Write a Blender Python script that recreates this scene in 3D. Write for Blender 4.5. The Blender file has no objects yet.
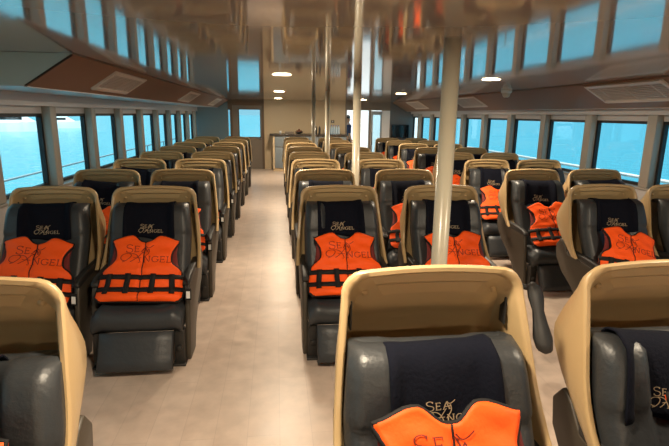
import bpy, math, random
from mathutils import Vector, Matrix
random.seed(4)
sc = bpy.context.scene
COL = sc.collection
R = math.radians

# ------------------------------------------------------------------ materials
def mat(name, color=(.5, .5, .5), rough=.5, metal=0., spec=.5, bump=None, coat=0., sheen=0.):
    m = bpy.data.materials.new(name); m.use_nodes = True
    nt = m.node_tree; b = nt.nodes['Principled BSDF']
    b.inputs['Base Color'].default_value = (*color, 1)
    b.inputs['Roughness'].default_value = rough
    b.inputs['Metallic'].default_value = metal
    b.inputs['Specular IOR Level'].default_value = spec
    b.inputs['Coat Weight'].default_value = coat
    if sheen:
        b.inputs['Sheen Weight'].default_value = sheen
    if bump:
        scale, strength, detail = bump
        tc = nt.nodes.new('ShaderNodeTexCoord')
        n = nt.nodes.new('ShaderNodeTexNoise'); n.inputs['Scale'].default_value = scale
        n.inputs['Detail'].default_value = detail
        bp = nt.nodes.new('ShaderNodeBump'); bp.inputs['Strength'].default_value = strength
        bp.inputs['Distance'].default_value = .01
        nt.links.new(tc.outputs['Object'], n.inputs['Vector'])
        nt.links.new(n.outputs['Fac'], bp.inputs['Height'])
        nt.links.new(bp.outputs['Normal'], b.inputs['Normal'])
    return m

def noise_color(m, c1, c2, scale, detail=4, stretch=(1, 1, 1), lo=.35, hi=.65):
    nt = m.node_tree; b = nt.nodes['Principled BSDF']
    tc = nt.nodes.new('ShaderNodeTexCoord'); mp = nt.nodes.new('ShaderNodeMapping')
    mp.inputs['Scale'].default_value = stretch
    n = nt.nodes.new('ShaderNodeTexNoise'); n.inputs['Scale'].default_value = scale
    n.inputs['Detail'].default_value = detail
    cr = nt.nodes.new('ShaderNodeValToRGB')
    cr.color_ramp.elements[0].position = lo; cr.color_ramp.elements[1].position = hi
    cr.color_ramp.elements[0].color = (*c1, 1); cr.color_ramp.elements[1].color = (*c2, 1)
    nt.links.new(tc.outputs['Object'], mp.inputs['Vector'])
    nt.links.new(mp.outputs['Vector'], n.inputs['Vector'])
    nt.links.new(n.outputs['Fac'], cr.inputs['Fac'])
    nt.links.new(cr.outputs['Color'], b.inputs['Base Color'])
    return m

M = {}
M['shell'] = mat('tan_plastic', (.49, .345, .175), .34, bump=(60, .05, 3))
M['leather'] = mat('charcoal_leather', (.031, .034, .037), .42, bump=(45, .25, 6))
M['leather2'] = mat('charcoal_leather_seat', (.032, .036, .041), .43, bump=(30, .3, 6))
M['dark'] = mat('dark_plastic', (.022, .021, .020), .5)
M['console'] = mat('taupe_console_plastic', (.058, .047, .034), .45)
M['navy'] = mat('navy_cloth', (.0055, .0065, .0125), .95, spec=.12, bump=(70, .35, 6))
M['orange'] = mat('orange_nylon', (1.0, .105, .007), .62, spec=.3, bump=(25, .35, 5))
M['maroon'] = mat('maroon_lining', (.16, .015, .012), .8)
M['black'] = mat('black_webbing', (.010, .009, .009), .75, spec=.3)
M['thread_dark'] = mat('dark_red_print', (.16, .012, .004), .7)
M['thread_gold'] = mat('pale_gold_thread', (.46, .34, .21), .55)
M['white'] = mat('white_plastic', (.75, .75, .73), .45)
M['pole'] = mat('ivory_gloss_paint', (.47, .43, .33), .28, coat=.2)
M['steel'] = mat('brushed_steel', (.5, .5, .5), .35, metal=1)
M['gasket'] = mat('black_gasket', (.006, .006, .007), .5)
M['pillar'] = mat('grey_taupe_panel', (.34, .31, .265), .42, coat=.1)
M['header'] = mat('grey_metal_panel', (.50, .485, .48), .38)
M['soffit'] = mat('brown_panel', (.24, .14, .088), .5, spec=.3)
M['endcap'] = mat('grey_green_panel', (.36, .46, .45), .35)
M['bulkhead'] = mat('blue_grey_gloss_panel', (.15, .21, .235), .22, coat=.4)
M['bulkhead2'] = mat('dark_grey_gloss_panel', (.13, .13, .13), .3, coat=.2)
M['cream'] = mat('cream_panel', (.60, .47, .30), .4)
M['brownframe'] = mat('brown_door_frame', (.13, .085, .055), .4)
M['greydoor'] = mat('grey_brown_door', (.20, .165, .13), .4)
M['ventgrey'] = mat('vent_frame_plastic', (.60, .53, .46), .4)
M['slat'] = mat('vent_slat_plastic', (.45, .39, .34), .4)
M['ventback'] = mat('vent_dark', (.03, .028, .026), .7)
M['counterface'] = mat('blue_grey_counter_panel', (.20, .24, .27), .35)
M['countertop'] = mat('dark_counter_top', (.05, .04, .035), .25)
M['whitepaint'] = mat('white_paint', (.8, .8, .8), .4)
M['screen'] = mat('dark_screen', (.006, .006, .007), .12)
M['skin'] = mat('skin', (.45, .26, .18), .5)
M['hair'] = mat('dark_hair', (.012, .010, .009), .6)
M['navyshirt'] = mat('navy_shirt', (.02, .03, .09), .8)
M['darktrousers'] = mat('dark_trousers', (.02, .02, .025), .8)
M['bluehull'] = mat('blue_canvas', (.02, .07, .42), .6)
M['fruit'] = mat('brown_food', (.16, .05, .025), .5)
M['bottle'] = mat('clear_bottle_plastic', (.55, .68, .78), .15)
M['bluecap'] = mat('blue_cap', (.03, .12, .5), .4)
M['railgrey'] = mat('grey_rail_paint', (.32, .40, .44), .4)
M['deck'] = mat('deck_paint', (.16, .26, .30), .6)

# ceiling: gloss laminate panels with faint seams
m = mat('gloss_ceiling_panel', (.33, .272, .225), .07)
m.node_tree.nodes['Principled BSDF'].inputs['IOR'].default_value = 2.3
nt = m.node_tree; b = nt.nodes['Principled BSDF']
tc = nt.nodes.new('ShaderNodeTexCoord')
nz = nt.nodes.new('ShaderNodeTexNoise'); nz.inputs['Scale'].default_value = 1.1; nz.inputs['Detail'].default_value = 1
bp = nt.nodes.new('ShaderNodeBump'); bp.inputs['Strength'].default_value = .10; bp.inputs['Distance'].default_value = .02
sep = nt.nodes.new('ShaderNodeSeparateXYZ')
def mth(op, a, bb=None):
    n = nt.nodes.new('ShaderNodeMath'); n.operation = op
    for i, v in enumerate((a, bb)):
        if v is None: continue
        if isinstance(v, (int, float)): n.inputs[i].default_value = v
        else: nt.links.new(v, n.inputs[i])
    return n.outputs[0]
nt.links.new(tc.outputs['Object'], sep.inputs[0])
ya = mth('ADD', sep.outputs['Y'], 40 * 2.44 - 2.86)
ym = mth('MODULO', ya, 2.44)
seam = mth('LESS_THAN', ym, .012)
mix = nt.nodes.new('ShaderNodeMixRGB'); mix.inputs[1].default_value = (.33, .272, .225, 1); mix.inputs[2].default_value = (.12, .10, .09, 1)
nt.links.new(seam, mix.inputs[0]); nt.links.new(mix.outputs[0], b.inputs['Base Color'])
nt.links.new(tc.outputs['Object'], nz.inputs['Vector']); nt.links.new(nz.outputs['Fac'], bp.inputs['Height'])
nt.links.new(bp.outputs['Normal'], b.inputs['Normal'])
M['ceiling'] = m

# floor: pale wood-look vinyl
m = mat('wood_vinyl_floor', (.5, .4, .3), .3, spec=.45)
nt = m.node_tree; b = nt.nodes['Principled BSDF']
tc = nt.nodes.new('ShaderNodeTexCoord'); mp = nt.nodes.new('ShaderNodeMapping'); mp.inputs['Rotation'].default_value = (0, 0, R(90))
br = nt.nodes.new('ShaderNodeTexBrick')
br.inputs['Color1'].default_value = (.60, .49, .405, 1); br.inputs['Color2'].default_value = (.57, .46, .375, 1)
br.inputs['Mortar'].default_value = (.50, .40, .33, 1); br.inputs['Scale'].default_value = 1
br.inputs['Mortar Size'].default_value = .002; br.inputs['Brick Width'].default_value = 1.2; br.inputs['Row Height'].default_value = .18
n1 = nt.nodes.new('ShaderNodeTexNoise'); n1.inputs['Scale'].default_value = 8; n1.inputs['Detail'].default_value = 8
cr = nt.nodes.new('ShaderNodeValToRGB'); cr.color_ramp.elements[0].position = .3; cr.color_ramp.elements[1].position = .72
cr.color_ramp.elements[0].color = (.84, .82, .82, 1); cr.color_ramp.elements[1].color = (1.08, 1.06, 1.06, 1)
mx = nt.nodes.new('ShaderNodeMixRGB'); mx.blend_type = 'MULTIPLY'; mx.inputs[0].default_value = 1
rr = nt.nodes.new('ShaderNodeMapRange'); rr.inputs['To Min'].default_value = .25; rr.inputs['To Max'].default_value = .45
nt.links.new(tc.outputs['Object'], mp.inputs['Vector']); nt.links.new(mp.outputs['Vector'], br.inputs['Vector'])
nt.links.new(tc.outputs['Object'], n1.inputs['Vector']); nt.links.new(n1.outputs['Fac'], cr.inputs['Fac'])
nt.links.new(br.outputs['Color'], mx.inputs[1]); nt.links.new(cr.outputs['Color'], mx.inputs[2])
nt.links.new(mx.outputs[0], b.inputs['Base Color'])
nt.links.new(n1.outputs['Fac'], rr.inputs['Value']); nt.links.new(rr.outputs[0], b.inputs['Roughness'])
M['floor'] = m

# window glass (thin, faintly cyan)
def glass(name, tint, refl=.06):
    m = bpy.data.materials.new(name); m.use_nodes = True; nt = m.node_tree
    nt.nodes.remove(nt.nodes['Principled BSDF'])
    t = nt.nodes.new('ShaderNodeBsdfTransparent'); t.inputs['Color'].default_value = (*tint, 1)
    g = nt.nodes.new('ShaderNodeBsdfGlossy'); g.inputs['Roughness'].default_value = .02
    mx = nt.nodes.new('ShaderNodeMixShader'); mx.inputs[0].default_value = refl
    nt.links.new(t.outputs[0], mx.inputs[1]); nt.links.new(g.outputs[0], mx.inputs[2])
    nt.links.new(mx.outputs[0], nt.nodes['Material Output'].inputs['Surface'])
    return m
M['glass'] = glass('tinted_window_glass', (.90, .97, .99))
M['doorglass'] = glass('door_glass', (.75, .88, .92), .1)

# sea
m = mat('sea_water', (.05, .33, .42), .16, spec=.5)
nt = m.node_tree; b = nt.nodes['Principled BSDF']
tc = nt.nodes.new('ShaderNodeTexCoord'); n = nt.nodes.new('ShaderNodeTexNoise'); n.inputs['Scale'].default_value = .9; n.inputs['Detail'].default_value = 6
bp = nt.nodes.new('ShaderNodeBump'); bp.inputs['Strength'].default_value = .35; bp.inputs['Distance'].default_value = .35
nt.links.new(tc.outputs['Object'], n.inputs['Vector']); nt.links.new(n.outputs['Fac'], bp.inputs['Height']); nt.links.new(bp.outputs['Normal'], b.inputs['Normal'])
M['sea'] = m

def emis(name, c, s):
    m = bpy.data.materials.new(name); m.use_nodes = True; nt = m.node_tree
    b = nt.nodes['Principled BSDF']; b.inputs['Base Color'].default_value = (.8, .8, .8, 1)
    b.inputs['Emission Color'].default_value = (*c, 1); b.inputs['Emission Strength'].default_value = s
    return m
M['lamp'] = emis('warm_lamp_diffuser', (1, .76, .48), 12)

# ------------------------------------------------------------------ mesh helpers
class MB:
    def __init__(s): s.v = []; s.f = []
    def box(s, x0, x1, y0, y1, z0, z1):
        n = len(s.v)
        s.v += [(x, y, z) for z in (z0, z1) for y in (y0, y1) for x in (x0, x1)]
        s.f += [tuple(n + i for i in q) for q in ((0, 2, 3, 1), (4, 5, 7, 6), (0, 1, 5, 4), (2, 6, 7, 3), (0, 4, 6, 2), (1, 3, 7, 5))]
        return s
    def grid(s, rows, closed=False):
        n = len(s.v); w = len(rows[0])
        for r in rows: s.v += [tuple(p) for p in r]
        for i in range(len(rows) - 1):
            for j in range(w if closed else w - 1):
                k = (j + 1) % w
                s.f.append((n + i * w + j, n + i * w + k, n + (i + 1) * w + k, n + (i + 1) * w + j))
        return s
    def poly(s, pts):
        n = len(s.v); s.v += [tuple(p) for p in pts]; s.f.append(tuple(range(n, n + len(pts)))); return s
    def prism(s, pts, fn0, fn1):
        """pts: 2D outline; fn0 / fn1 place it at the two ends"""
        n = len(s.v); k = len(pts)
        s.v += [tuple(fn0(p)) for p in pts] + [tuple(fn1(p)) for p in pts]
        s.f.append(tuple(range(n, n + k))); s.f.append(tuple(range(n + 2 * k - 1, n + k - 1, -1)))
        for i in range(k):
            j = (i + 1) % k; s.f.append((n + i, n + k + i, n + k + j, n + j))
        return s
    def tube(s, pts, r, seg=8, closed=False):
        pts = [Vector(p) for p in pts]; rows = []
        for i, p in enumerate(pts):
            if closed: d = pts[(i + 1) % len(pts)] - pts[i - 1]
            else: d = pts[min(i + 1, len(pts) - 1)] - pts[max(i - 1, 0)]
            d.normalize()
            a = d.cross(Vector((0, 0, 1)))
            if a.length < 1e-3: a = d.cross(Vector((1, 0, 0)))
            a.normalize(); c = d.cross(a)
            rr_ = r[i] if isinstance(r, (list, tuple)) else r
            rows.append([p + (a * math.cos(t) + c * math.sin(t)) * rr_ for t in [2 * math.pi * k / seg for k in range(seg)]])
        if closed: rows.append(rows[0])
        s.grid(rows, closed=True)
        if not closed:
            s.poly(rows[0][::-1]); s.poly(rows[-1])
        return s
    def lathe(s, prof, seg=20, c=(0, 0, 0)):
        rows = [[(c[0] + r * math.cos(2 * math.pi * k / seg), c[1] + r * math.sin(2 * math.pi * k / seg), c[2] + z) for k in range(seg)] for r, z in prof]
        s.grid(rows, closed=True)
        if prof[0][0] > 1e-6: s.poly(rows[0][::-1])
        if prof[-1][0] > 1e-6: s.poly(rows[-1])
        return s
    def build(s, name, material, parent=None, smooth=False, bevel=0., solid=0., weld=True, loc=None):
        import bmesh
        me = bpy.data.meshes.new(name); me.from_pydata(s.v, [], s.f); 
        bm = bmesh.new(); bm.from_mesh(me)
        if weld: bmesh.ops.remove_doubles(bm, verts=bm.verts, dist=1e-5)
        if solid:
            bmesh.ops.recalc_face_normals(bm, faces=bm.faces)
            bmesh.ops.solidify(bm, geom=bm.faces[:], thickness=solid)
        bmesh.ops.recalc_face_normals(bm, faces=bm.faces)
        if bevel:
            ed = [e for e in bm.edges if len(e.link_faces) == 2 and e.calc_face_angle(0) > .6]
            bmesh.ops.bevel(bm, geom=ed, offset=bevel, segments=3, profile=.5, affect='EDGES', clamp_overlap=True)
        bm.to_mesh(me); bm.free()
        for p in me.polygons: p.use_smooth = smooth or bevel > 0
        if bevel and not smooth:
            try: me.set_sharp_from_angle(angle=R(50))
            except Exception: pass
        me.materials.append(material)
        o = bpy.data.objects.new(name, me); COL.objects.link(o)
        if parent: o.parent = parent
        if loc: o.location = loc
        return o

def tag(o, label=None, cat=None, group=None, kind=None):
    if label: o['label'] = label
    if cat: o['category'] = cat
    if group: o['group'] = group
    if kind: o['kind'] = kind
    return o
def empty(name, loc=(0, 0, 0), rot=(0, 0, 0)):
    o = bpy.data.objects.new(name, None); COL.objects.link(o); o.location = loc; o.rotation_euler = rot
    o.empty_display_size = .2
    return o
def struct(name, mb, material, parent=None, **k):
    o = mb.build(name, material, parent, **k)
    if parent is None: o['kind'] = 'structure'
    return o
def interp(tab, t):
    if t <= tab[0][0]: return tab[0][1:]
    for a, b_ in zip(tab, tab[1:]):
        if t <= b_[0]:
            k = (t - a[0]) / (b_[0] - a[0]); return tuple(p + (q - p) * k for p, q in zip(a[1:], b_[1:]))
    return tab[-1][1:]
def smooth01(x): x = max(0, min(1, x)); return x * x * (3 - 2 * x)
def children_of(o): return list(o.children)
def copy_tree(o, parent=None):
    c = o.copy(); COL.objects.link(c)
    if parent: c.parent = parent
    for ch in list(o.children): copy_tree(ch, c)
    return c

# ------------------------------------------------------------------ layout
CAM = Vector((0, 0, 1.755))
XL, XR = -2.43, 4.42
ZC = 2.165
YF, YE = -4.0, 15.9
COLX = {'L1': -1.724, 'L2': -.969, 'C1': .518, 'C2': 1.397, 'R1': 2.891, 'R2': 3.656}
ROWY = [1.70] + [3.95 + 1.223 * i for i in range(8)]
GO = .14          # depth of window recess

# floor, ceiling
struct('floor', MB().box(XL - GO, XR + GO, YF, YE + .15, -.1, 0), M['floor'])
struct('ceiling', MB().box(XL - GO, XR + GO, YF, YE + .15, ZC, ZC + .1), M['ceiling'])

# side walls
def side_wall(side):
    s = -1 if side == 'left' else 1
    X = XL if s < 0 else XR
    xo = X + s * GO
    lo, hi = min(X, xo), max(X, xo)
    w = MB().box(lo, hi, YF, YE, 0, .91).box(lo, hi, YF, YE, 1.80, ZC)
    struct('wall_' + side, w, M['header'])
    # window sill board
    struct('trim_1' if s < 0 else 'trim_2', MB().box(min(X - s * .02, xo), max(X - s * .02, xo), YF, YE, .91, .935), M['pillar'], bevel=.006)
    y0, pitch = (5.78, 1.215) if s < 0 else (5.36, 1.205)
    ys = []
    k = -8
    while y0 + k * pitch < YE - .3:
        ys.append(y0 + k * pitch); k += 1
    pw = .075
    n = 0
    for i, y in enumerate(ys):
        if y < YF + .2: continue
        n += 1
        struct('trim_%d' % (n + (10 if s < 0 else 40)), MB().box(lo, hi, y - pw, y + pw, .935, 1.80), M['pillar'], bevel=.01)
    edges = [YF] + [y for y in ys if y > YF + .2] + [YE]
    n = 0
    for a, b_ in zip(edges, edges[1:]):
        n += 1
        a0 = a + pw if a > YF else a; b0 = b_ - pw if b_ < YE else b_
        # fixed window: gasket frame with pane; panel strip above it
        fr = .035
        g = MB()
        xa, xb = xo - s * .05, xo
        l, h = min(xa, xb), max(xa, xb)
        g.box(l, h, a0, a0 + fr, .935, 1.725).box(l, h, b0 - fr, b0, .935, 1.725)
        g.box(l, h, a0 + fr, b0 - fr, .935, .97).box(l, h, a0 + fr, b0 - fr, 1.69, 1.725)
        wname = 'window_%d' % (n + (0 if s < 0 else 20))
        wo = struct(wname, g, M['gasket'])
        MB().box(l + .02, l + .026, a0 + fr, b0 - fr, .97, 1.69).build('pane', M['glass'], wo)
        MB().box(l, h, a0, b0, 1.725, 1.80).build('head_panel', M['header'], wo)
side_wall('left'); side_wall('right')

# sloped soffits along both sides
def soffit(side, A, B, wallx, y0):
    s = MB()
    pts = [A, B, (wallx, B[1]), (wallx, ZC - .002), (A[0], ZC - .002)]
    def at(y): return lambda p: (p[0], y, p[1])
    k = MB(); k.poly([(A[0], y0, A[1]), (A[0], YE, A[1]), (B[0], YE, B[1]), (B[0], y0, B[1])])
    o = struct('ceiling_soffit_' + side, k, M['soffit'], solid=.012)
    MB().box(min(B[0], wallx), max(B[0], wallx), y0, YE, B[1] - .006, B[1] + .006).build('underside_panel', M['header'], o)
    c = MB(); c.prism(pts, at(y0 - .004), at(y0 - .02)); c.build('end_panel', M['endcap'], o)
    MB().tube([(A[0], y0 - .012, A[1] - .01), (B[0], y0 - .012, B[1])], .008).build('seam_trim', M['gasket'], o)
    # lip where the slope meets the window header
    MB().box(B[0] - .012, B[0] + .012, y0, YE, B[1] - .014, B[1] + .012).build('edge_strip', M['header'], o)
    return o
SL = ((-1.47, ZC), (-1.82, 1.935)); SR = ((3.80, ZC), (4.28, 1.885))
soffit('left', *SL, XL, 3.92); soffit('right', *SR, XR, 3.0)

# air vents set in the slopes
def slope_frame(S, y):
    A = Vector((S[0][0], y, S[0][1])); B = Vector((S[1][0], y, S[1][1]))
    d = (B - A).normalized(); n = d.cross(Vector((0, 1, 0)))
    if n.z > 0: n = -n
    return A, d, n, (B - A).length
def make_vent(S, y, ln, a0, a1, label, group):
    A, d, n, L = slope_frame(S, y)
    rot = Matrix((d, Vector((0, 1, 0)), -n)).transposed() if d.cross(Vector((0, 1, 0))).dot(-n) > 0 else Matrix((-d, Vector((0, 1, 0)), -n)).transposed()
    sgn = 1 if d.cross(Vector((0, 1, 0))).dot(-n) > 0 else -1
    e = empty('air_vent', A + d * ((a0 + a1) / 2) + n * .002); e.rotation_euler = rot.to_euler()
    tag(e, label, 'vent', group)
    w = (a1 - a0) / 2; h = ln / 2; t = .028
    f = MB()
    for (x0, x1, y0, y1) in ((-w, w, -h, -h + .045), (-w, w, h - .045, h), (-w, -w + .045, -h + .045, h - .045), (w - .045, w, -h + .045, h - .045)):
        f.box(x0, x1, y0, y1, -t, 0)
    f.build('frame', M['ventgrey'], e, bevel=.005)
    MB().box(-w + .04, w - .04, -h + .04, h - .04, -.006, 0).build('backing', M['ventback'], e)
    g = MB(); k = 9
    for i in range(k):
        x = -w + .06 + (2 * w - .12) * i / (k - 1)
        g.box(x - .006, x + .006, -h + .045, h - .045, -.022, -.006)
    for j in (-.33, 0, .33): g.box(-w + .045, w - .045, j * ln - .012, j * ln + .012, -.024, -.01)
    g.build('grille', M['slat'], e)
    return e
for i, y in enumerate((5.56, 9.75, 13.7)):
    make_vent(SL, y, 1.12, .045, .34, ['air vent in the left sloped panel, nearest of three', 'air vent in the left sloped panel, middle of three', 'air vent in the left sloped panel, farthest of three'][i], 'air vents along the left windows')
for i, y in enumerate((5.2, 9.95, 13.7)):
    make_vent(SR, y, 1.26, .025, .40, ['large slatted air vent in right sloped panel, nearest of three', 'air vent in the right sloped panel behind the near pole, middle of three', 'air vent in the right sloped panel by the monitor, farthest of three'][i], 'air vents along the right windows')

# dome camera on the right slope
e = empty('dome_camera', (3.66, 7.6, ZC), (math.pi, 0, 0)); tag(e, 'small round pale dome camera on the ceiling edge above right windows', 'camera')
MB().lathe([(.085, 0), (.085, .03), (.066, .045)], 20).build('base', M['white'], e, smooth=True)
MB().lathe([(.064, .042), (.060, .075), (.044, .10), (.02, .112), (.0001, .115)], 20).build('dome', M['ventgrey'], e, smooth=True)
MB().lathe([(.02, .108), (.018, .117), (.0001, .118)], 12).build('lens', M['screen'], e, smooth=True)

# downlights
def downlight(x, y, label):
    e = empty('ceiling_light', (x, y, ZC)); tag(e, label, 'light', 'round ceiling downlights')
    MB().lathe([(.112, 0), (.113, -.003), (.10, -.005), (.098, -.002)], 24).build('rim', M['white'], e, smooth=True)
    MB().lathe([(.1, -.003), (.095, -.007), (.06, -.009), (.0001, -.0095)], 24).build('diffuser', M['lamp'], e, smooth=True)
    l = bpy.data.lights.new('lamp', 'AREA'); l.shape = 'DISK'; l.size = .19; l.energy = LAMP; l.color = (1, .83, .61)
    lo = bpy.data.objects.new('lamp_light', l); COL.objects.link(lo); lo.location = (0, 0, -.014); lo.parent = e
LAMP = 20
names = ['behind the viewer', 'above the nearest seats', 'nearest in view', 'second in view', 'farthest, before the counter']
for i, y in enumerate((-2.65, 1.35, 5.38, 9.4, 13.6)):
    downlight(.07, y, 'round warm downlight over the main aisle, ' + names[i])
    downlight(2.4, y, 'round warm downlight over the second aisle, ' + names[i].replace('counter', 'bright doorway'))

# poles
def pole(y, label):
    e = empty('support_pole', (.957, y, 0)); tag(e, label, 'pole', 'support poles along the centre line')
    MB().lathe([(.062, .0), (.062, .02), (.05, .03), (.0475, .06), (.0475, ZC)], 24).build('shaft', M['pole'], e, smooth=True)
for y, l in zip((2.67, 5.81, 9.15, 12.6), ('thick ivory support pole nearest the viewer', 'ivory support pole, second from the viewer', 'ivory support pole, third from the viewer', 'thin looking ivory support pole nearest the counter')):
    pole(y, l)

# ------------------------------------------------------------------ lettering: stroke letters (x right, y up, cap height 1)
def arc(cx, cy, rx, ry, a0, a1, n=10):
    return [(cx + rx * math.cos(R(a0 + (a1 - a0) * i / n)), cy + ry * math.sin(R(a0 + (a1 - a0) * i / n))) for i in range(n + 1)]
LET = {
    'S': (.62, [arc(.31, .76, .25, .23, 40, 270, 12) + arc(.31, .26, .27, .25, 90, -140, 12), [(.52, .96), (.50, .80)], [(.06, .24), (.08, .04)]]),
    'E': (.62, [[(.12, 0), (.12, 1)], [(.02, 1), (.52, 1), (.52, .86)], [(.12, .52), (.44, .52)], [(.44, .60), (.44, .44)], [(.02, 0), (.56, 0), (.56, .16)]]),
    'A': (.82, [[(.08, 0), (.40, 1), (.74, 0)], [(.2, .36), (.62, .36)], [(0, 0), (.18, 0)], [(.62, 0), (.84, 0)]]),
    'N': (.84, [[(.14, 0), (.14, 1), (.70, 0), (.70, 1)], [(.03, 0), (.26, 0)], [(.03, 1), (.14, 1)], [(.60, 1), (.82, 1)]]),
    'G': (.80, [arc(.42, .5, .36, .5, 45, 330, 16), [(.73, .24), (.73, .42)], [(.56, .42), (.82, .42)], [(.68, .98), (.68, .82)]]),
    'L': (.60, [[(.14, 0), (.14, 1)], [(.03, 1), (.26, 1)], [(.03, 0), (.55, 0), (.55, .18)]]),
}
def text_strokes(txt, x, y, h, gap=.16):
    out = []
    for i, c in enumerate(txt):
        if c == ' ': x += .4 * h; continue
        w, st = LET[c]
        out += [[(x + px * h, y + py * h) for px, py in s] for s in st]
        x += (w + gap) * h
    return out
def bez(p0, p1, p2, p3, n=14):
    r = []
    for i in range(n + 1):
        t = i / n; u = 1 - t
        r.append(tuple(u**3 * a + 3 * u * u * t * b_ + 3 * u * t * t * c + t**3 * d_ for a, b_, c, d_ in zip(p0, p1, p2, p3)))
    return r
def logo_strokes():
    """SEA over ANGEL, about 1 wide and .62 high, with the swash A and the ribbon figure"""
    o = []
    o += text_strokes('S', .08, .36, .27); o += text_strokes('EA', .27, .38, .20)
    # dancing ribbon figure after SEA
    o += [bez((.57, .44), (.60, .52), (.60, .50), (.61, .36)), bez((.52, .60), (.56, .50), (.60, .50), (.70, .62)), bez((.61, .36), (.60, .27), (.54, .22), (.50, .12))]
    # swash A
    o += [bez((.10, .06), (-.06, .06), (-.02, .34), (.16, .32)), bez((.16, .32), (.30, .30), (.20, .06), (.04, .02)),
          bez((.16, .32), (.34, .36), (.40, .20), (.44, .02)), bez((.22, .02), (.34, .10), (.42, .26), (.50, .40)), [(.28, .16), (.46, .16)], [(.40, .0), (.50, .0)]]
    o += text_strokes('NGEL', .50, .02, .20, .1)
    return o
def ribbon(mb, strokes, width, fn):
    """strokes in logo units to thin raised ribbons; fn(u, v, lift) places a point on the surface"""
    for st in strokes:
        pts = [Vector(p) for p in st]
        res = []
        for a, b_ in zip(pts, pts[1:]):
            k = max(1, int((b_ - a).length / .05))
            res += [a.lerp(b_, i / k) for i in range(k)]
        res.append(pts[-1])
        rows = []
        for i, p in enumerate(res):
            t = res[min(i + 1, len(res) - 1)] - res[max(i - 1, 0)]
            if t.length < 1e-9: t = Vector((1, 0))
            t.normalize(); nn = Vector((-t.y, t.x)) * width / 2
            rows.append([fn(p.x + nn.x, p.y + nn.y, 1), fn(p.x - nn.x, p.y - nn.y, 1)])
        mb.grid(rows)

# ------------------------------------------------------------------ the seat (faces -y, origin on the floor under the shell top)
FRONT = [(.58, -.27), (.65, -.20), (.72, -.15), (.80, -.11), (1.0, -.04), (1.12, 0), (1.2, 0)]
BACK = [(.58, -.13, .575), (.65, -.03, .64), (.72, .06, .71), (.80, .15, .79), (.87, .19, .86), (.95, .165, .935), (1.08, .10, 1.055), (1.17, .065, 1.14), (1.2, .06, 1.155)]
HW = [(.58, .372), (.70, .365), (.85, .350), (1.0, .335), (1.08, .326)]
def arch_half():
    z = [.58, .615, .65, .69, .73, .77, .81, .85, .89, .93, .98, 1.03, 1.08]
    pts = [(interp(HW, q)[0], q) for q in z]
    cx, cz, r = .326 - .085, 1.088, .085
    for a in (12, 28, 45, 62, 78): pts.append((cx + r * math.cos(R(a)), cz + r * math.sin(R(a)) ))
    for x in (.235, .17, .10, .04): pts.append((x, 1.173 + .012 * (1 - (x / .24) ** 2)))
    return pts
AH = arch_half()
def arch_points(dx, dz, mode):
    """mode f: rim front plane, b: back plane.  dx, dz shrink the outline"""
    res = []
    for x, z in AH:
        k = smooth01((z - .95) / .2)
        xx_ = x - dx
        if x < .25: xx_ = x * (1 - dx / .33)
        zz = z - dz * k
        if mode == 'f': res.append((xx_, interp(FRONT, z)[0], zz))
        else:
            y, zb = interp(BACK, z); res.append((xx_, y, zb - dz * k))
    return res
def full(p): return p + [(-x, y, z) for x, y, z in p[::-1]]
def make_shell():
    s = MB()
    off = lambda ps, dy: [(x, y + dy, z) for x, y, z in ps]
    A_ = off(arch_points(0, 0, 'f'), .012)
    A2 = off(arch_points(.001, .001, 'f'), .003)
    A3 = off(arch_points(.006, .006, 'f'), -.003)
    C3 = off(arch_points(.019, .019, 'f'), -.003)
    C2 = off(arch_points(.025, .025, 'f'), .003)
    C1 = off(arch_points(.029, .029, 'f'), .016)
    Bm = [tuple(a * .5 + b_ * .5 for a, b_ in zip(p, q)) for p, q in zip(A_, arch_points(.03, .0, 'b'))]
    Bo = arch_points(.045, 0, 'b'); Bo2 = off(arch_points(.068, .02, 'b'), .018)
    D0 = off(arch_points(.050, .022, 'b'), -.045); D1 = off(arch_points(.060, .034, 'b'), -.026); D2 = off(arch_points(.09, .07, 'b'), -.018)
    s.grid([full(r) for r in (Bo2, Bo, Bm, A_, A2, A3, C3, C2, C1, D0, D1, D2)])
    fr = [1, .8, .5, .2, -.2, -.5, -.8, -1]
    for P, bul in ((Bo2, .02), (D2, .015)):
        s.grid([[(x * f_, y + bul * (1 - f_ * f_), z) for f_ in fr] for x, y, z in P])
    return s
# backrest
BP = [(0, -.04, 1.022), (.06, -.068, 1.052), (.12, -.108, 1.058), (.2, -.145, 1.033), (.28, -.168, .98), (.36, -.188, .915), (.46, -.226, .82), (.6, -.30, .68), (.75, -.375, .55), (.88, -.435, .45), (1, -.47, .37)]
def back_hw(t): return interp([(0, .225), (.03, .246), (.06, .260), (.12, .276), (.25, .29), (.4, .302), (1, .302)], t)[0]
def back_pt(x, t, lift=0):
    y, z = interp(BP, t)
    ax = abs(x); hw = back_hw(t)
    head = 1 - smooth01((t - .37) / .1)
    bol = smooth01((ax - .118) / .055) * (.046 * head + .032 * (1 - head)) * (.25 + .75 * smooth01(t / .14))
    edge = max(0, (ax - (hw - .05)) / .05) ** 2.4 * .06
    y2, z2 = interp(BP, min(1, t + .02)); y1, z1 = interp(BP, max(0, t - .02))
    dy, dz = y2 - y1, z2 - z1; l = math.hypot(dy, dz) or 1
    ny, nz_ = dz / l, -dy / l       # forward / up
    k = bol + lift
    return (x, y + ny * k + edge, z + nz_ * (lift + bol * .25) - edge * .15)
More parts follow.
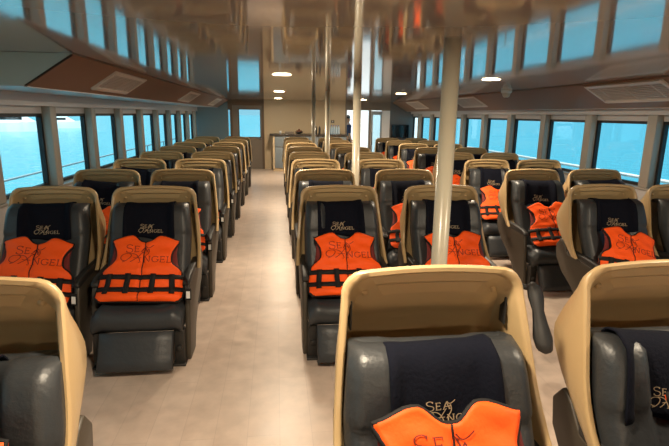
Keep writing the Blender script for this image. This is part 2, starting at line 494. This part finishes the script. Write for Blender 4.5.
def make_backrest():
    s = MB()
    ss = [-1, -.985, -.96, -.92, -.87, -.82, -.72, -.65, -.6, -.56, -.52, -.48, -.44, -.4, -.3, -.15, 0, .15, .3, .4, .44, .48, .52, .56, .6, .65, .72, .82, .87, .92, .96, .985, 1]
    ts = [0, .015, .03, .06, .09, .12, .16, .2, .24, .28, .32, .36, .39, .405, .42, .435, .46, .5, .6, .7, .8, .9, 1]
    def seam(x, t):
        return -.007 * max(0, 1 - abs(t - .42 - .10 * max(0, abs(x) - .12)) / .012)
    rows = [[back_pt(u * back_hw(t), t, seam(u * back_hw(t), t)) for u in ss] for t in ts]
    s.grid(rows)
    off = [[(x * .985, y * .3 + (yc + .075) * .7 + .03 * (1 - t), z - .015) for (x, y, z) in r] for r, t, yc in zip(rows, ts, [interp(BP, t)[0] for t in ts])]
    s.grid(off)
    s.grid([rows[0], off[0]]); s.grid([rows[-1], off[-1]])
    s.grid([[r[0] for r in rows], [r[0] for r in off]]); s.grid([[r[-1] for r in rows], [r[-1] for r in off]])
    return s
# headrest cover
CW = .178
def cover_pt(x, t, lift=0):
    w = .004 * math.sin(x * 40 + t * 9) + .004 * math.sin(x * 17 - t * 14)
    a = back_pt(0, t, .010 + max(0, w) + lift * .0025)
    b_ = back_pt(x, t, .009 + lift * .0025)
    return (x, min(a[1], b_[1]), a[2] * .5 + b_[2] * .5)
def cover_uv(u, v, lift=1):   # u across, v up from hem (metres)
    return cover_pt(u, .455 - v * .86, lift)
def make_cover():
    xs = [-CW + 2 * CW * i / 28 for i in range(29)]
    ts = [.0, .03, .06, .09, .12, .16, .2, .25, .3, .35, .4, .44, .47]
    rows = []
    for t in ts:
        f_ = 1 + .07 * (t / .47)
        rows.append([cover_pt(x * f_, t + (.012 * math.sin(x * 20) if t > .45 else 0)) for x in xs])
    return MB().grid(rows)
# cushion
def make_cushion():
    s = MB(); hw = .30
    prof = [(-.36, .37), (-.42, .405), (-.50, .418), (-.58, .424), (-.66, .424), (-.71, .414), (-.742, .39), (-.755, .35), (-.75, .31), (-.735, .285)]
    xs = [-hw, -.292, -.275, -.25, -.22, -.19, -.12, 0, .12, .19, .22, .25, .275, .292, hw]
    rows = []
    for y, z in prof:
        r = []
        for x in xs:
            e_ = smooth01((abs(x) - .255) / .045); b_ = smooth01((abs(x) - .17) / .05) * (1 - e_)
            r.append((x, y + .015 * e_, z - .03 * e_ + .012 * b_ - .006 * max(0, 1 - abs(abs(x) - .175) / .02)))
        rows.append(r)
    s.grid(rows)
    bot = [[(x, y, .27) for x, y, z in rows[0]], [(x, y + .02, .27) for x, y, z in rows[-1]]]
    s.grid(bot); s.grid([rows[0], bot[0]]); s.grid([rows[-1], bot[1]])
    for j in (0, -1):
        s.poly([r[j] for r in rows] + [bot[1][j], bot[0][j]])
    return s
def make_legrest():
    s = MB(); hw = .245
    a, b_ = Vector((0, -.752, .285)), Vector((0, -.875, .055))
    d = (b_ - a).normalized(); n = Vector((0, d.z, -d.y)); n = n if n.y < 0 else -n
    rows = []
    for t in (0, .03, .25, .5, .75, .97, 1):
        p = a.lerp(b_, t); e_ = .012 if t in (0, 1) else 0
        rows.append([p + Vector((x, 0, 0)) - n * (e_ + (.012 if abs(x) > .24 else 0)) + n * .005 * math.cos(x * 6) for x in (-hw, -.235, -.12, 0, .12, .235, hw)])
    s.grid(rows)
    bk = [[p - n * .055 for p in r] for r in rows]
    s.grid(bk); s.grid([rows[0], bk[0]]); s.grid([rows[-1], bk[-1]])
    s.grid([[r[0] for r in rows], [r[0] for r in bk]]); s.grid([[r[-1] for r in rows], [r[-1] for r in bk]])
    return s
SIDE = [(.03, .69), (.09, .62), (.07, .51), (-.03, .40), (-.20, .30), (-.36, .16), (-.44, .0), (-.64, .0), (-.64, .1), (-.60, .3), (-.565, .5), (-.54, .555), (-.10, .575), (-.03, .66)]
def make_seat():
    root = empty('passenger_seat')
    sh = make_shell().build('shell', M['shell'], root, smooth=True)
    sh.data.set_sharp_from_angle(angle=R(42))
    make_backrest().build('backrest', M['leather'], root, smooth=True)
    make_cushion().build('seat_cushion', M['leather2'], root, smooth=True)
    make_legrest().build('leg_rest', M['leather2'], root, smooth=True)
    for sx in (-1, 1):
        x0, x1 = sorted((sx * .300, sx * .338))
        MB().prism(SIDE, lambda p: (x0, p[0], p[1]), lambda p: (x1, p[0], p[1])).build('side_panel', M['console'], root, bevel=.012)
        ax0, ax1 = sorted((sx * .288, sx * .340))
        arm = [(-.09, .625), (-.30, .618), (-.50, .60), (-.56, .575), (-.57, .55), (-.54, .535), (-.40, .55), (-.09, .575)]
        MB().prism(arm, lambda p: (ax0, p[0], p[1]), lambda p: (ax1, p[0], p[1])).build('armrest', M['dark'], root, bevel=.014)
        f = MB().box(sx * .27 - .035, sx * .27 + .035, -.70, -.62, 0, .26).box(sx * .27 - .045, sx * .27 + .045, -.735, -.58, 0, .018)
        f.tube([(sx * .27, -.72, .13), (sx * .27, -.69, .13)], .02, 10)
        f.build('leg', M['dark'], root, bevel=.006)
        h = MB().tube([(sx * .235, .085, 1.083), (sx * .235, .045, 1.08)], .007, 8).tube([(sx * .235, .05, 1.08), (sx * .235, .043, 1.08)], .012, 8)
        h.build('coat_hook', M['shell'], root, smooth=True)
        hx = sorted((sx * .281, sx * .289))
        MB().box(hx[0], hx[1], .03, .075, .95, 1.055).build('hand_slot_shade', M['dark'], root, bevel=.003)  # raised dark block, its colour stands in for shade inside a grab hole
    cv = make_cover().build('headrest_cover', M['navy'], root, smooth=True, solid=.006)
    tg = MB(); Wd = .16
    ribbon(tg, logo_strokes(), .022, lambda u, v, l: cover_uv((u - .5) * Wd, .03 + v * Wd * .78, 2.6))
    tg.build('embroidered_logo', M['thread_gold'], cv, weld=False)
    return root

# ------------------------------------------------------------------ the life vest (origin at its lower hem centre)
VT = Vector((0, .325, .43)).normalized(); VN = Vector((0, -VT.z, VT.y))
VL = .50
def half_w(v):
    T = [(0, .268), (.03, .292), (.10, .292), (.19, .28), (.225, .268), (.25, .245), (.272, .208), (.30, .19), (.34, .187), (.38, .193), (.42, .214), (.45, .232), (.47, .232), (.5, .225)]
    return interp(T, v)[0]
def vtop(s):
    a = abs(s)
    return .445 + .055 * smooth01((a - .06) / .38) - .034 * smooth01((a - .5) / .5)
def bulge(x, v):
    h = .060 - .022 * smooth01((v - .2) / .3)
    h *= (1 - min(1, abs(x) / .32) ** 3 * .75)
    h -= .012 * max(0, 1 - abs(v - .205) / .02) + .012 * max(0, 1 - abs(x) / .008)
    h += .006 * math.sin(v * 60 + x * 14) * math.sin(x * 25 + 1) 
    h -= .03 * max(0, 1 - v / .03)
    sag = -.045 * smooth01((v - .36) / .14) * 0
    return h + sag
def vest_pt(x, v, lift=0):
    y_bend = 0
    p = VT * v + VN * (bulge(x, v) + lift)
    wrap = .9 * max(0, abs(x) - .17) ** 2      # sides curl back
    fwd = 0
    q = Vector((x, p.y, p.z)) - VN * wrap
    if v < .10:                                # the hem rolls onto the cushion
        q.y -= .35 * (.10 - v); q.z += .25 * (.10 - v) 
    return q
def vest_outline(n=60):
    pts = []
    for i in range(25): pts.append((-half_w(i / 24 * vtop(-1)), i / 24 * vtop(-1)))
    for i in range(1, 20):
        s_ = -1 + 2 * i / 20; v = vtop(s_); pts.append((s_ * half_w(min(v, .485)), v))
    for i in range(24, -1, -1): pts.append((half_w(i / 24 * vtop(1)), i / 24 * vtop(1)))
    return pts
def make_vest():
    root = empty('life_vest')
    s = MB(); N, K = 29, 33
    S_ = [-1 + 2 * i / (N - 1) for i in range(N)]
    rows, bk = [], []
    for k in range(K):
        t = k / (K - 1); r, q = [], []
        for u in S_:
            v = t * vtop(u); x = u * half_w(v)
            r.append(vest_pt(x, v)); q.append(vest_pt(x, v, -(bulge(x, v) + .0)) )
        rows.append(r); bk.append(q)
    s.grid(rows); s.grid(bk)
    s.grid([rows[0], bk[0]]); s.grid([rows[-1], bk[-1]])
    s.grid([[r[0] for r in rows], [r[0] for r in bk]]); s.grid([[r[-1] for r in rows], [r[-1] for r in bk]])
    s.build('front_panel', M['orange'], root, smooth=True)
    # back panel seen at armholes
    for sx in (-1, 1):
        bp_ = MB()
        bp_.grid([[vest_pt(sx * x, v, -(bulge(sx * x, v)) + .004 + .02 * max(0, 1 - abs(x - .2) / .06)) for x in (.14, .18, .215, w)] for v, w in ((.18, .27), (.24, .255), (.3, .235), (.36, .225), (.42, .225), (.455, .21))])
        bp_.build('armhole_lining', M['maroon'], root, smooth=True, solid=.006)
    # black piping
    pi = MB(); pi.tube([vest_pt(x, v, -bulge(x, v) * .35) for x, v in vest_outline()], .0105, 6, closed=True)
    pi.build('piping', M['black'], root, smooth=True)
    zp = MB(); zp.tube([vest_pt(0, v, .004) for v in [.0 + .445 * i / 24 for i in range(25)]], .0035, 6)
    zp.build('zip', M['black'], root, smooth=True)
    # straps
    for v0 in (.078, .172):
        st = MB(); rows = []
        xs = [-.296 + .592 * i / 40 for i in range(41)]
        for dv in (-.018, .018):
            rows.append([vest_pt(x, v0 + dv - .012 * (abs(x) / .3) ** 2 * (-1), .007) for x in xs])
        st.grid(rows); st.build('waist_strap', M['black'], root, smooth=True, solid=.004)
    for x0 in (-.215, -.085, .085, .215):
        st = MB(); sl = .10 if abs(x0) > .2 else 0
        st.grid([[vest_pt(x0 + dx + math.copysign(sl, x0) * (.16 - v) * .9, v, .011) for dx in (-.019, .019)] for v in [.05 + .15 * i / 10 for i in range(11)]])
        st.build('strap_loop', M['black'], root, smooth=True, solid=.004)
    # loose strap with buckle on the wearer side
    p0 = vest_pt(.285, .17, .0); lp = MB()
    path = [p0, p0 + Vector((.025, -.03, .02)), p0 + Vector((.05, -.07, -.01)), p0 + Vector((.055, -.10, -.06))]
    lp.grid([[p + Vector((0, 0, .016)), p - Vector((0, 0, .016))] for p in path])
    ls = lp.build('loose_strap', M['black'], root, smooth=True, solid=.005)
    c = path[-1]
    MB().box(c.x - .02, c.x + .02, c.y - .022, c.y - .008, c.z - .055, c.z + .03).build('buckle', M['black'], ls, bevel=.005)
    MB().box(c.x - .013, c.x + .013, c.y - .0245, c.y - .022, c.z - .04, c.z + .012).build('tag', M['white'], ls)
    # printed name
    lg = MB(); Wd = .31
    ribbon(lg, logo_strokes(), .015, lambda u, v, l: vest_pt((u - .5) * Wd, .283 + v * Wd * .72, .0035))
    lg.build('printed_logo', M['thread_dark'], root, weld=False)
    return root

seat0 = make_seat(); vest0 = make_vest()
COLN = {'L1': 'left window', 'L2': 'left aisle', 'C1': 'centre left', 'C2': 'centre right', 'R1': 'right aisle', 'R2': 'right window'}
ORD = ['nearest', 'second', 'third', 'fourth', 'fifth', 'sixth', 'seventh', 'eighth', 'ninth and last']
first = True
VREST = Vector((0, -.615, .440))
for r, y in enumerate(ROWY):
    for cn, x in COLX.items():
        if r == 0 and cn not in ('L2', 'C1', 'C2'): continue
        s_ = seat0 if first else copy_tree(seat0)
        v_ = vest0 if first else copy_tree(vest0)
        first = False
        s_.location = (x, y, 0); s_.scale = (1, 1, 1)
        if r == 0:
            y = 1.56; x += {'L2': -.05, 'C1': .03, 'C2': .05}[cn]
            s_.location = (x, y, 0); s_.scale = (1.02, 1, 1.05)
        col = COLN[cn]
        if r == 0:
            lab = {'L2': 'nearest tan shell seat cut off at lower left corner of picture', 'C1': 'large tan shell seat at bottom centre, in front of the thick pole', 'C2': 'nearest tan shell seat cut off at lower right corner of picture'}[cn]
            vl = {'L2': 'orange life vest barely showing at the lower left corner', 'C1': 'orange life vest at bottom centre, only its top showing', 'C2': 'orange life vest slipped sideways at the lower right corner'}[cn]
        else:
            lab = 'tan shell seat in the %s column, %s row counted from the viewer' % (col, ORD[r])
            vl = 'orange life vest on the %s column seat, %s row from the viewer' % (col, ORD[r])
        tag(s_, lab, 'seat', 'passenger seats in rows facing the viewer')
        tag(v_, vl, 'life vest', 'orange life vests on the seats')
        rnd = random.Random(r * 10 + list(COLX).index(cn))
        dx, rz, ry, dz = rnd.uniform(-.015, .015), rnd.uniform(-3, 3), rnd.uniform(-2, 2), 0
        if (r, cn) == (1, 'R1'): dx, rz, ry = -.08, -4, 13
        if (r, cn) == (0, 'C2'): dx, ry = -.04, 9
        if (r, cn) == (0, 'C1'): dx, ry = -.03, 0
        if (r, cn) == (0, 'L2'): dx, ry = .05, 0
        if (r, cn) == (2, 'R1'): dx, ry = .03, -2
        if (r, cn) == (1, 'L1'): ry, dx = 4, -.01
        v_.location = Vector((x + dx, y, 0)) + VREST + (Vector((0, .035, .045)) if r == 0 else Vector())
        v_.rotation_euler = (0, R(ry), R(rz))
        if (r, cn) == (1, 'C2'):
            fa = MB(); rows = []
            for t_, w_ in ((0, .02), (.06, .045), (.2, .05), (.4, .036), (.6, .046), (.8, .06), (.94, .05), (1, .02)):
                p_ = Vector((.47, -.78, .56)).lerp(Vector((.47, -1.02, .14)), t_)
                rows.append([p_ + Vector((1.25 * w_ * math.cos(q_), w_ * math.sin(q_) * .87, w_ * math.sin(q_) * .5)) for q_ in [2 * math.pi * k_ / 12 for k_ in range(12)]])
            fa.grid(rows, closed=True); fa.poly(rows[0][::-1]); fa.poly(rows[-1])
            fa.tube([(.34, -.56, .50), (.40, -.70, .52), (.46, -.80, .53)], .022, 8)
            fa.build('folded_armrest', M['dark'], s_, smooth=True)
        for ch in s_.children:
            kind_ = ch.name.split('.')[0]
            low = Vector((0, .02, -.085)) if r == 0 else Vector()   # front row backs are slid down in their shells
            if r == 0: low = Vector(({'L2': .03, 'C1': -.012, 'C2': -.01}[cn], .02, -.12))
            if kind_ == 'backrest': ch.location = low; ch.scale = (1.06 if r == 0 else 1, 1, 1)
            if kind_ == 'headrest_cover':
                a = rnd.uniform(-2.2, 2.2)
                if (r, cn) == (0, 'L2'): low = low + Vector((-.06, 0, 0))
                if (r, cn) == (0, 'C2'): low = low + Vector((-.075, 0, 0)); a = 5
                if (r, cn) in ((2, 'L1'), (3, 'L1'), (4, 'L1')): a = 4.5
                # small skew about the middle of the headrest
                ch.matrix_basis = Matrix.Translation(low) @ Matrix.Translation((rnd.uniform(-.012, .012), 0, .95)) @ Matrix.Rotation(R(a), 4, 'Y') @ Matrix.Translation((0, 0, -.95))

# ------------------------------------------------------------------ far end
Y0 = YE
def vbox(x0, x1, z0, z1, d=.1, y=Y0): return MB().box(x0, x1, y, y + d, z0, z1)
struct('wall_end_left', vbox(XL - GO, -1.50, 0, ZC), M['bulkhead'])
w = vbox(-1.50, -1.43, 0, 1.04).box(-1.50, -1.43, Y0, Y0 + .1, 1.86, ZC).box(-1.43, -1.36, Y0 - .02, Y0 + .1, 0, ZC)
struct('trim_71', w, M['brownframe'])
wo = struct('window_41', MB().box(-1.50, -1.49, Y0 + .03, Y0 + .05, 1.04, 1.86).box(-1.44, -1.43, Y0 + .03, Y0 + .05, 1.04, 1.86), M['steel'])
MB().box(-1.49, -1.44, Y0 + .037, Y0 + .043, 1.04, 1.86).build('pane', M['doorglass'], wo)
# door with a large pane
do = struct('door_1', MB().box(-1.36, -1.15, Y0, Y0 + .06, 0, 2.0).box(-.50, -.44, Y0, Y0 + .06, 0, 2.0).box(-1.15, -.50, Y0, Y0 + .06, 0, 1.02).box(-1.15, -.50, Y0, Y0 + .06, 1.87, 2.0), M['greydoor'])
MB().box(-1.15, -.50, Y0 + .025, Y0 + .032, 1.02, 1.87).build('pane', M['glass'], do)
MB().box(-1.17, -1.15, Y0 - .015, Y0 + .02, 1.0, 1.89).box(-.50, -.48, Y0 - .015, Y0 + .02, 1.0, 1.89).box(-1.17, -.48, Y0 - .015, Y0 + .02, 1.0, 1.02).box(-1.17, -.48, Y0 - .015, Y0 + .02, 1.87, 1.89).build('door_trim', M['brownframe'], do)
MB().tube([(-.47, Y0 - .01, .98), (-.47, Y0 - .06, .98), (-.56, Y0 - .06, .98)], .011, 8).build('door_handle', M['steel'], do, smooth=True)
struct('trim_72', MB().box(-.44, -.37, Y0 - .03, Y0 + .1, 0, ZC).box(-1.36, -.44, Y0 - .01, Y0 + .08, 2.0, ZC), M['brownframe'])
struct('wall_end_centre', vbox(-.37, 2.24, 0, ZC), M['cream'])
# doorway to the bright deck
struct('trim_73', MB().box(2.24, 2.29, Y0 - .03, Y0 + .1, 0, 1.90).box(2.24, 3.72, Y0 - .02, Y0 + .1, 1.90, ZC).box(3.02, 3.08, Y0 - .03, Y0 + .1, 0, 1.90), M['greydoor'])
d2 = struct('door_2', MB().box(3.10, 3.15, Y0 - .02, Y0 + .03, .02, 1.88).box(3.40, 3.45, Y0 - .02, Y0 + .03, .02, 1.88).box(3.15, 3.40, Y0 - .02, Y0 + .03, .02, .16).box(3.15, 3.40, Y0 - .02, Y0 + .03, 1.76, 1.88), M['steel'])
MB().box(3.15, 3.40, Y0, Y0 + .008, .16, 1.76).build('pane', M['doorglass'], d2)
MB().tube([(3.13, Y0 - .03, 1.2), (3.13, Y0 - .07, 1.2), (3.13, Y0 - .07, .8), (3.13, Y0 - .03, .8)], .012, 8).build('door_handle', M['gasket'], d2, smooth=True)
struct('trim_74', vbox(3.08, 3.10, 0, 1.90, .1).box(3.45, 3.72, Y0, Y0 + .1, 0, 1.90), M['whitepaint'])
struct('wall_end_right', vbox(3.72, XR + GO, 0, ZC), M['bulkhead2'])
struct('wall_front', MB().box(XL - GO, XR + GO, YF - .1, YF, 0, ZC), M['cream'])

# monitor against the right bulkhead
e = empty('monitor', (4.06, Y0 - .025, 1.02)); tag(e, 'dark wall monitor on the end bulkhead at right', 'monitor')
MB().box(-.30, .30, -.05, 0, 0, .44).build('casing', M['gasket'], e, bevel=.01)
MB().box(-.28, .28, -.054, -.05, .02, .42).build('screen', M['screen'], e)
MB().box(-.1, .1, 0, .025, .12, .32).build('wall_bracket', M['dark'], e)

# service counter
e = empty('service_counter', (0, 15.2, 0)); tag(e, 'bar counter with blue grey panels and dark top at aisle end', 'counter')
MB().box(-.10, 2.18, .03, .62, .0, 1.10).build('body', M['cream'], e)
MB().box(-.20, 2.22, -.06, .66, 1.10, 1.145).build('countertop', M['countertop'], e, bevel=.01)
MB().box(-.10, -.05, 0, .03, .06, 1.10).build('corner_post', M['cream'], e)
MB().box(-.04, .42, .0, .03, .76, 1.08).build('upper_panel', M['counterface'], e, bevel=.005)
dd = MB().box(-.04, .42, .0, .03, .10, .745).build('cabinet_door', M['counterface'], e, bevel=.005)
MB().tube([(.34, 0, .66), (.34, -.03, .66), (.40, -.03, .66), (.40, 0, .66)], .008, 6).build('handle', M['steel'], dd, smooth=True)
for i in range(4): MB().box(.44 + i * .44, .87 + i * .44, 0, .03, .10, 1.08).build('front_panel', M['counterface'], e, bevel=.005)
MB().box(-.10, 2.18, .05, .10, 0, .10).build('toe_kick', M['dark'], e)
# things on the counter
ZT = 1.147
def cup(x, y):
    o = MB().lathe([(.028, 0), (.04, .09), (.037, .09), (.026, .006)], 16).build('cup', M['white'], None, smooth=True, loc=(x, y, ZT)); return o
tag(cup(.14, 15.4), 'small white cup on the left end of the counter', 'cup')
tag(MB().lathe([(.05, 0), (.11, .035), (.125, .075), (.115, .075), (.045, .01)], 18).build('bowl', M['dark'], None, smooth=True, loc=(.72, 15.42, ZT)), 'dark shallow bowl of brown snacks on the counter', 'bowl')
rnd = random.Random(3)
for i in range(7):
    a = i * 1.0; rr_ = .06 if i < 6 else 0
    tag(MB().lathe([(.0001, -.032), (.022, -.022), (.032, 0), (.022, .022), (.0001, .032)], 12).build('snack_roll', M['fruit'], None, smooth=True, loc=(.72 + rr_ * math.cos(a), 15.42 + rr_ * math.sin(a), ZT + .082 + (.045 if i == 6 else 0))), 'brown round snack heaped in the dark counter bowl', 'snack', 'snacks in the counter bowl')
tag(MB().box(-.14, .14, -.1, .1, 0, .07).build('tray', M['greydoor'], None, bevel=.01, loc=(.42, 15.42, ZT)), 'low brown tray on the counter right of the cup', 'tray')
def bottle(x, y, label, group, m_body, cap, h=.24, r=.034):
    e = empty('bottle', (x, y, ZT)); tag(e, label, 'bottle', group)
    MB().lathe([(r * .9, 0), (r, .01), (r, h * .62), (r * .8, h * .75), (r * .38, h * .86), (r * .36, h * .94)], 14).build('body', m_body, e, smooth=True)
    MB().lathe([(r * .42, h * .93), (r * .42, h), (.0001, h)], 12).build('cap', cap, e, smooth=True)
for i, x in enumerate((1.25, 1.36)):
    bottle(x, 15.4, ('dark bottle beside the brown snacks on the counter', 'dark bottle behind the second thin pole on counter')[i], 'dark bottles on the counter', M['dark'], M['steel'], .26)
for j in range(2):
    for i in range(5):
        bottle(1.68 + i * .075, 15.5 + j * .08, 'clear water bottle with blue cap grouped at right end of counter', 'water bottles at the end of the counter', M['bottle'], M['bluecap'], .27)
e = empty('wall_switch', (1.83, Y0, 1.53)); tag(e, 'small dark wall switch above the water bottles', 'switch')
MB().box(-.05, .05, -.02, 0, -.04, .04).build('plate', M['dark'], e, bevel=.004)
MB().box(-.015, .015, -.026, -.02, -.02, .02).build('rocker', M['steel'], e)

# ------------------------------------------------------------------ the man in the doorway
def make_man(loc, rz):
    root = empty('person', loc, (0, 0, rz)); tag(root, 'person in navy shirt and dark trousers standing in the bright doorway', 'person')
    def skin(name, pts, edges, radii, m_, parent, lv=2, rootv=0):
        me = bpy.data.meshes.new(name); me.from_pydata(pts, edges, []); o = bpy.data.objects.new(name, me); COL.objects.link(o)
        o.modifiers.new('skin', 'SKIN'); 
        for v, r_ in zip(me.skin_vertices[0].data, radii): v.radius = (r_, r_) if not isinstance(r_, tuple) else r_
        me.skin_vertices[0].data[rootv].use_root = True
        sb = o.modifiers.new('sub', 'SUBSURF'); sb.levels = lv; sb.render_levels = lv
        dg = bpy.context.evaluated_depsgraph_get(); me2 = bpy.data.meshes.new_from_object(o.evaluated_get(dg))
        bpy.data.objects.remove(o); bpy.data.meshes.remove(me)
        me2.name = name; me2.materials.clear(); me2.materials.append(m_)
        for p in me2.polygons: p.use_smooth = True
        o = bpy.data.objects.new(name, me2); COL.objects.link(o)
        if parent: o.parent = parent
        return o
    P = [(0, 0, .93), (0, 0, 1.12), (0, .0, 1.32), (0, 0, 1.43), (0, 0, 1.50), (0, -.01, 1.58), (0, -.015, 1.66),
         (.17, 0, 1.39), (.23, .01, 1.12), (.25, -.05, .90), (.25, -.07, .82),
         (-.17, 0, 1.39), (-.23, .01, 1.12), (-.25, -.05, .90), (-.25, -.07, .82),
         (.09, 0, .86), (.10, -.01, .48), (.10, .02, .08), (.11, -.10, .035), (.11, -.15, .03),
         (-.09, 0, .86), (-.10, -.01, .48), (-.10, .02, .08), (-.11, -.10, .035), (-.11, -.15, .03)]
    E_ = [(0, 1), (1, 2), (2, 3), (3, 4), (4, 5), (5, 6), (3, 7), (7, 8), (8, 9), (9, 10), (3, 11), (11, 12), (12, 13), (13, 14), (0, 15), (15, 16), (16, 17), (17, 18), (18, 19), (0, 20), (20, 21), (21, 22), (22, 23), (23, 24)]
    rad = [(.15, .11), (.14, .10), (.165, .11), (.11, .08), .05, (.078, .095), (.07, .085), .058, .045, .033, .036, .058, .045, .033, .036, .085, .06, .045, .04, .03, .085, .06, .045, .04, .03]
    skin('body', P, E_, rad, M['skin'], root)
    skin('shirt', [P[0], P[1], P[2], (0, 0, 1.42), P[7], P[8], P[11], P[12]], [(0, 1), (1, 2), (2, 3), (3, 4), (4, 5), (3, 6), (6, 7)], [(.165, .125), (.155, .115), (.18, .125), (.12, .09), .075, .062, .075, .062], M['navyshirt'], root)
    skin('trousers', [P[0], P[15], P[16], (.10, .01, .10), P[20], P[21], (-.10, .01, .10)], [(0, 1), (1, 2), (2, 3), (0, 4), (4, 5), (5, 6)], [(.16, .12), .10, .075, .06, .10, .075, .06], M['darktrousers'], root)
    MB().lathe([(.088, 0), (.098, .04), (.085, .085), (.045, .115), (.0001, .12)], 16).build('hair', M['hair'], root, smooth=True, loc=(0, .012, 1.635))
    MB().lathe([(.0001, -.02), (.014, -.012), (.0001, .02)], 8).build('nose', M['skin'], root, smooth=True, loc=(0, -.115, 1.60))
    return root
make_man((2.40, 16.45, 0), R(100))

# ------------------------------------------------------------------ outside
struct('deck_outside', MB().box(1.0, XR + 1.0, YE + .1, 20, -.1, 0).box(XL - 1.1, XL - GO, YF, 20, -.12, -.02).box(XR + GO, XR + 1.1, YF, 16.0, -.12, -.02), M['deck'])
struct('wall_outside_added', MB().box(1.4, 5.4, 18.0, 18.1, 0, 2.6), M['whitepaint'])  # added white wall, sunlit so the doorway shows as overexposed daylight
struct('sea', MB().box(-900, 900, -900, 900, -1.7, -1.55), M['sea'])
def railing(name, x, zt, mat_, label, r):
    e = empty(name, (x, 0, 0)); tag(e, label, 'railing')
    MB().tube([(0, YF, zt), (0, 17.5, zt)], r, 8).build('hand_rail', mat_, e, smooth=True)
    MB().tube([(0, YF, zt * .5), (0, 17.5, zt * .5)], r * .7, 8).build('mid_rail', mat_, e, smooth=True)
    y = YF + .3
    while y < 17.5:
        MB().tube([(0, y, -.02), (0, y, zt)], r * .9, 8).build('post', mat_, e, smooth=True); y += 1.9
railing('deck_railing', XL - .95, .89, M['railgrey'], 'thin grey deck railing outside the left windows', .016)
railing('deck_railing', XR + .98, .90, M['whitepaint'], 'white deck railing outside the right windows', .028)

def boat(loc, rz, L_, label, canvas):
    e = empty('motor_boat', loc, (0, 0, rz)); tag(e, label, 'boat', 'moored boats seen through the left windows')
    s = MB(); rows = []
    for i in range(13):
        t = i / 12; x = (t - .5) * L_
        w = L_ * .14 * (1 - max(0, (t - .45) / .55) ** 2.2) + .02
        sh = L_ * .13 * (1 + .35 * t * t)
        rows.append([(x, -w, sh), (x, -w * .97, sh * .5), (x, -w * .92, -.05), (x, -w * .5, -.4), (x, 0, -.5), (x, w * .5, -.4), (x, w * .92, -.05), (x, w * .97, sh * .5), (x, w, sh)])
    s.grid(rows); s.grid([[r[0] for r in rows], [r[-1] for r in rows]]); s.poly(rows[0])
    s.build('hull', M['whitepaint'], e, smooth=False)
    h = L_ * .13
    prof = [(-.36 * L_, h), (-.36 * L_, h * 1.9), (.05 * L_, h * 1.95), (.22 * L_, h * 1.1)]
    MB().prism(prof, lambda p: (p[0], -L_ * .09, p[1]), lambda p: (p[0], L_ * .09, p[1])).build('cabin', M['whitepaint'], e, bevel=.05)
    MB().box(-.32 * L_, .03 * L_, -L_ * .092, L_ * .092, h * 1.35, h * 1.7).build('cabin_window', M['screen'], e)
    MB().box(-.47 * L_, -.30 * L_, -L_ * .1, L_ * .1, h * .95, h * 1.5).build('sun_roof', M['bluehull'] if canvas else M['whitepaint'], e)
boat((-40.5, 84, -1.55), R(25), 10.5, 'white motor boat with blue sun roof through first left window', True)
boat((-41, 102, -1.55), R(20), 9, 'white motor boat partly behind the first left window pillar', False)
boat((-66, 112, -1.55), R(22), 11, 'white motor boat farther off beyond the blue roofed one', False)

# ------------------------------------------------------------------ sky, sun, camera
w = bpy.data.worlds.new('World'); sc.world = w; w.use_nodes = True; nt = w.node_tree
bg = nt.nodes['Background']
tc = nt.nodes.new('ShaderNodeTexCoord'); sp = nt.nodes.new('ShaderNodeSeparateXYZ')
nt.links.new(tc.outputs['Generated'], sp.inputs[0])
mr = nt.nodes.new('ShaderNodeMapRange'); mr.inputs['From Min'].default_value = -.8; mr.inputs['From Max'].default_value = .8
nt.links.new(sp.outputs['X'], mr.inputs['Value'])
cr = nt.nodes.new('ShaderNodeValToRGB')
cr.color_ramp.elements[0].color = (.44, .84, .94, 1); cr.color_ramp.elements[1].color = (.12, .36, .54, 1)
nt.links.new(mr.outputs[0], cr.inputs['Fac']); nt.links.new(cr.outputs['Color'], bg.inputs['Color'])
bg.inputs['Strength'].default_value = .50
su = bpy.data.lights.new('sun', 'SUN'); su.energy = 3.5; su.angle = R(3); su.color = (1, .96, .9)
so = bpy.data.objects.new('sun', su); COL.objects.link(so)
so.rotation_euler = Vector((0, .55, -1)).to_track_quat('-Z', 'Y').to_euler()

F, PITCH, YAW, ROLL = 483.034, .2209, .1211, .0136
cd = bpy.data.cameras.new('camera'); cd.sensor_width = 36; cd.lens = 36 * F / 669; cd.clip_start = .05; cd.clip_end = 3000
co = bpy.data.objects.new('camera', cd); COL.objects.link(co); sc.camera = co
r0 = Vector((math.cos(YAW), -math.sin(YAW), 0))
u0 = Vector((math.sin(YAW) * math.sin(PITCH), math.cos(YAW) * math.sin(PITCH), math.cos(PITCH)))
fw = Vector((math.sin(YAW) * math.cos(PITCH), math.cos(YAW) * math.cos(PITCH), -math.sin(PITCH)))
c_, s_ = math.cos(ROLL), math.sin(ROLL)
rr_, uu_ = r0 * c_ + u0 * s_, -r0 * s_ + u0 * c_
mw = Matrix((rr_, uu_, -fw)).transposed().to_4x4(); mw.translation = CAM
co.matrix_world = mw

vs = sc.view_settings
vs.view_transform = 'Standard'; vs.look = 'None'; vs.exposure = 1.3; vs.gamma = 1; vs.use_curve_mapping = False
sc.cycles.use_denoising = True
sc.cycles.max_bounces = 10; sc.cycles.diffuse_bounces = 5; sc.cycles.glossy_bounces = 5; sc.cycles.transparent_max_bounces = 12
sc.cycles.caustics_reflective = False; sc.cycles.caustics_refractive = False
sc.cycles.sample_clamp_indirect = 6
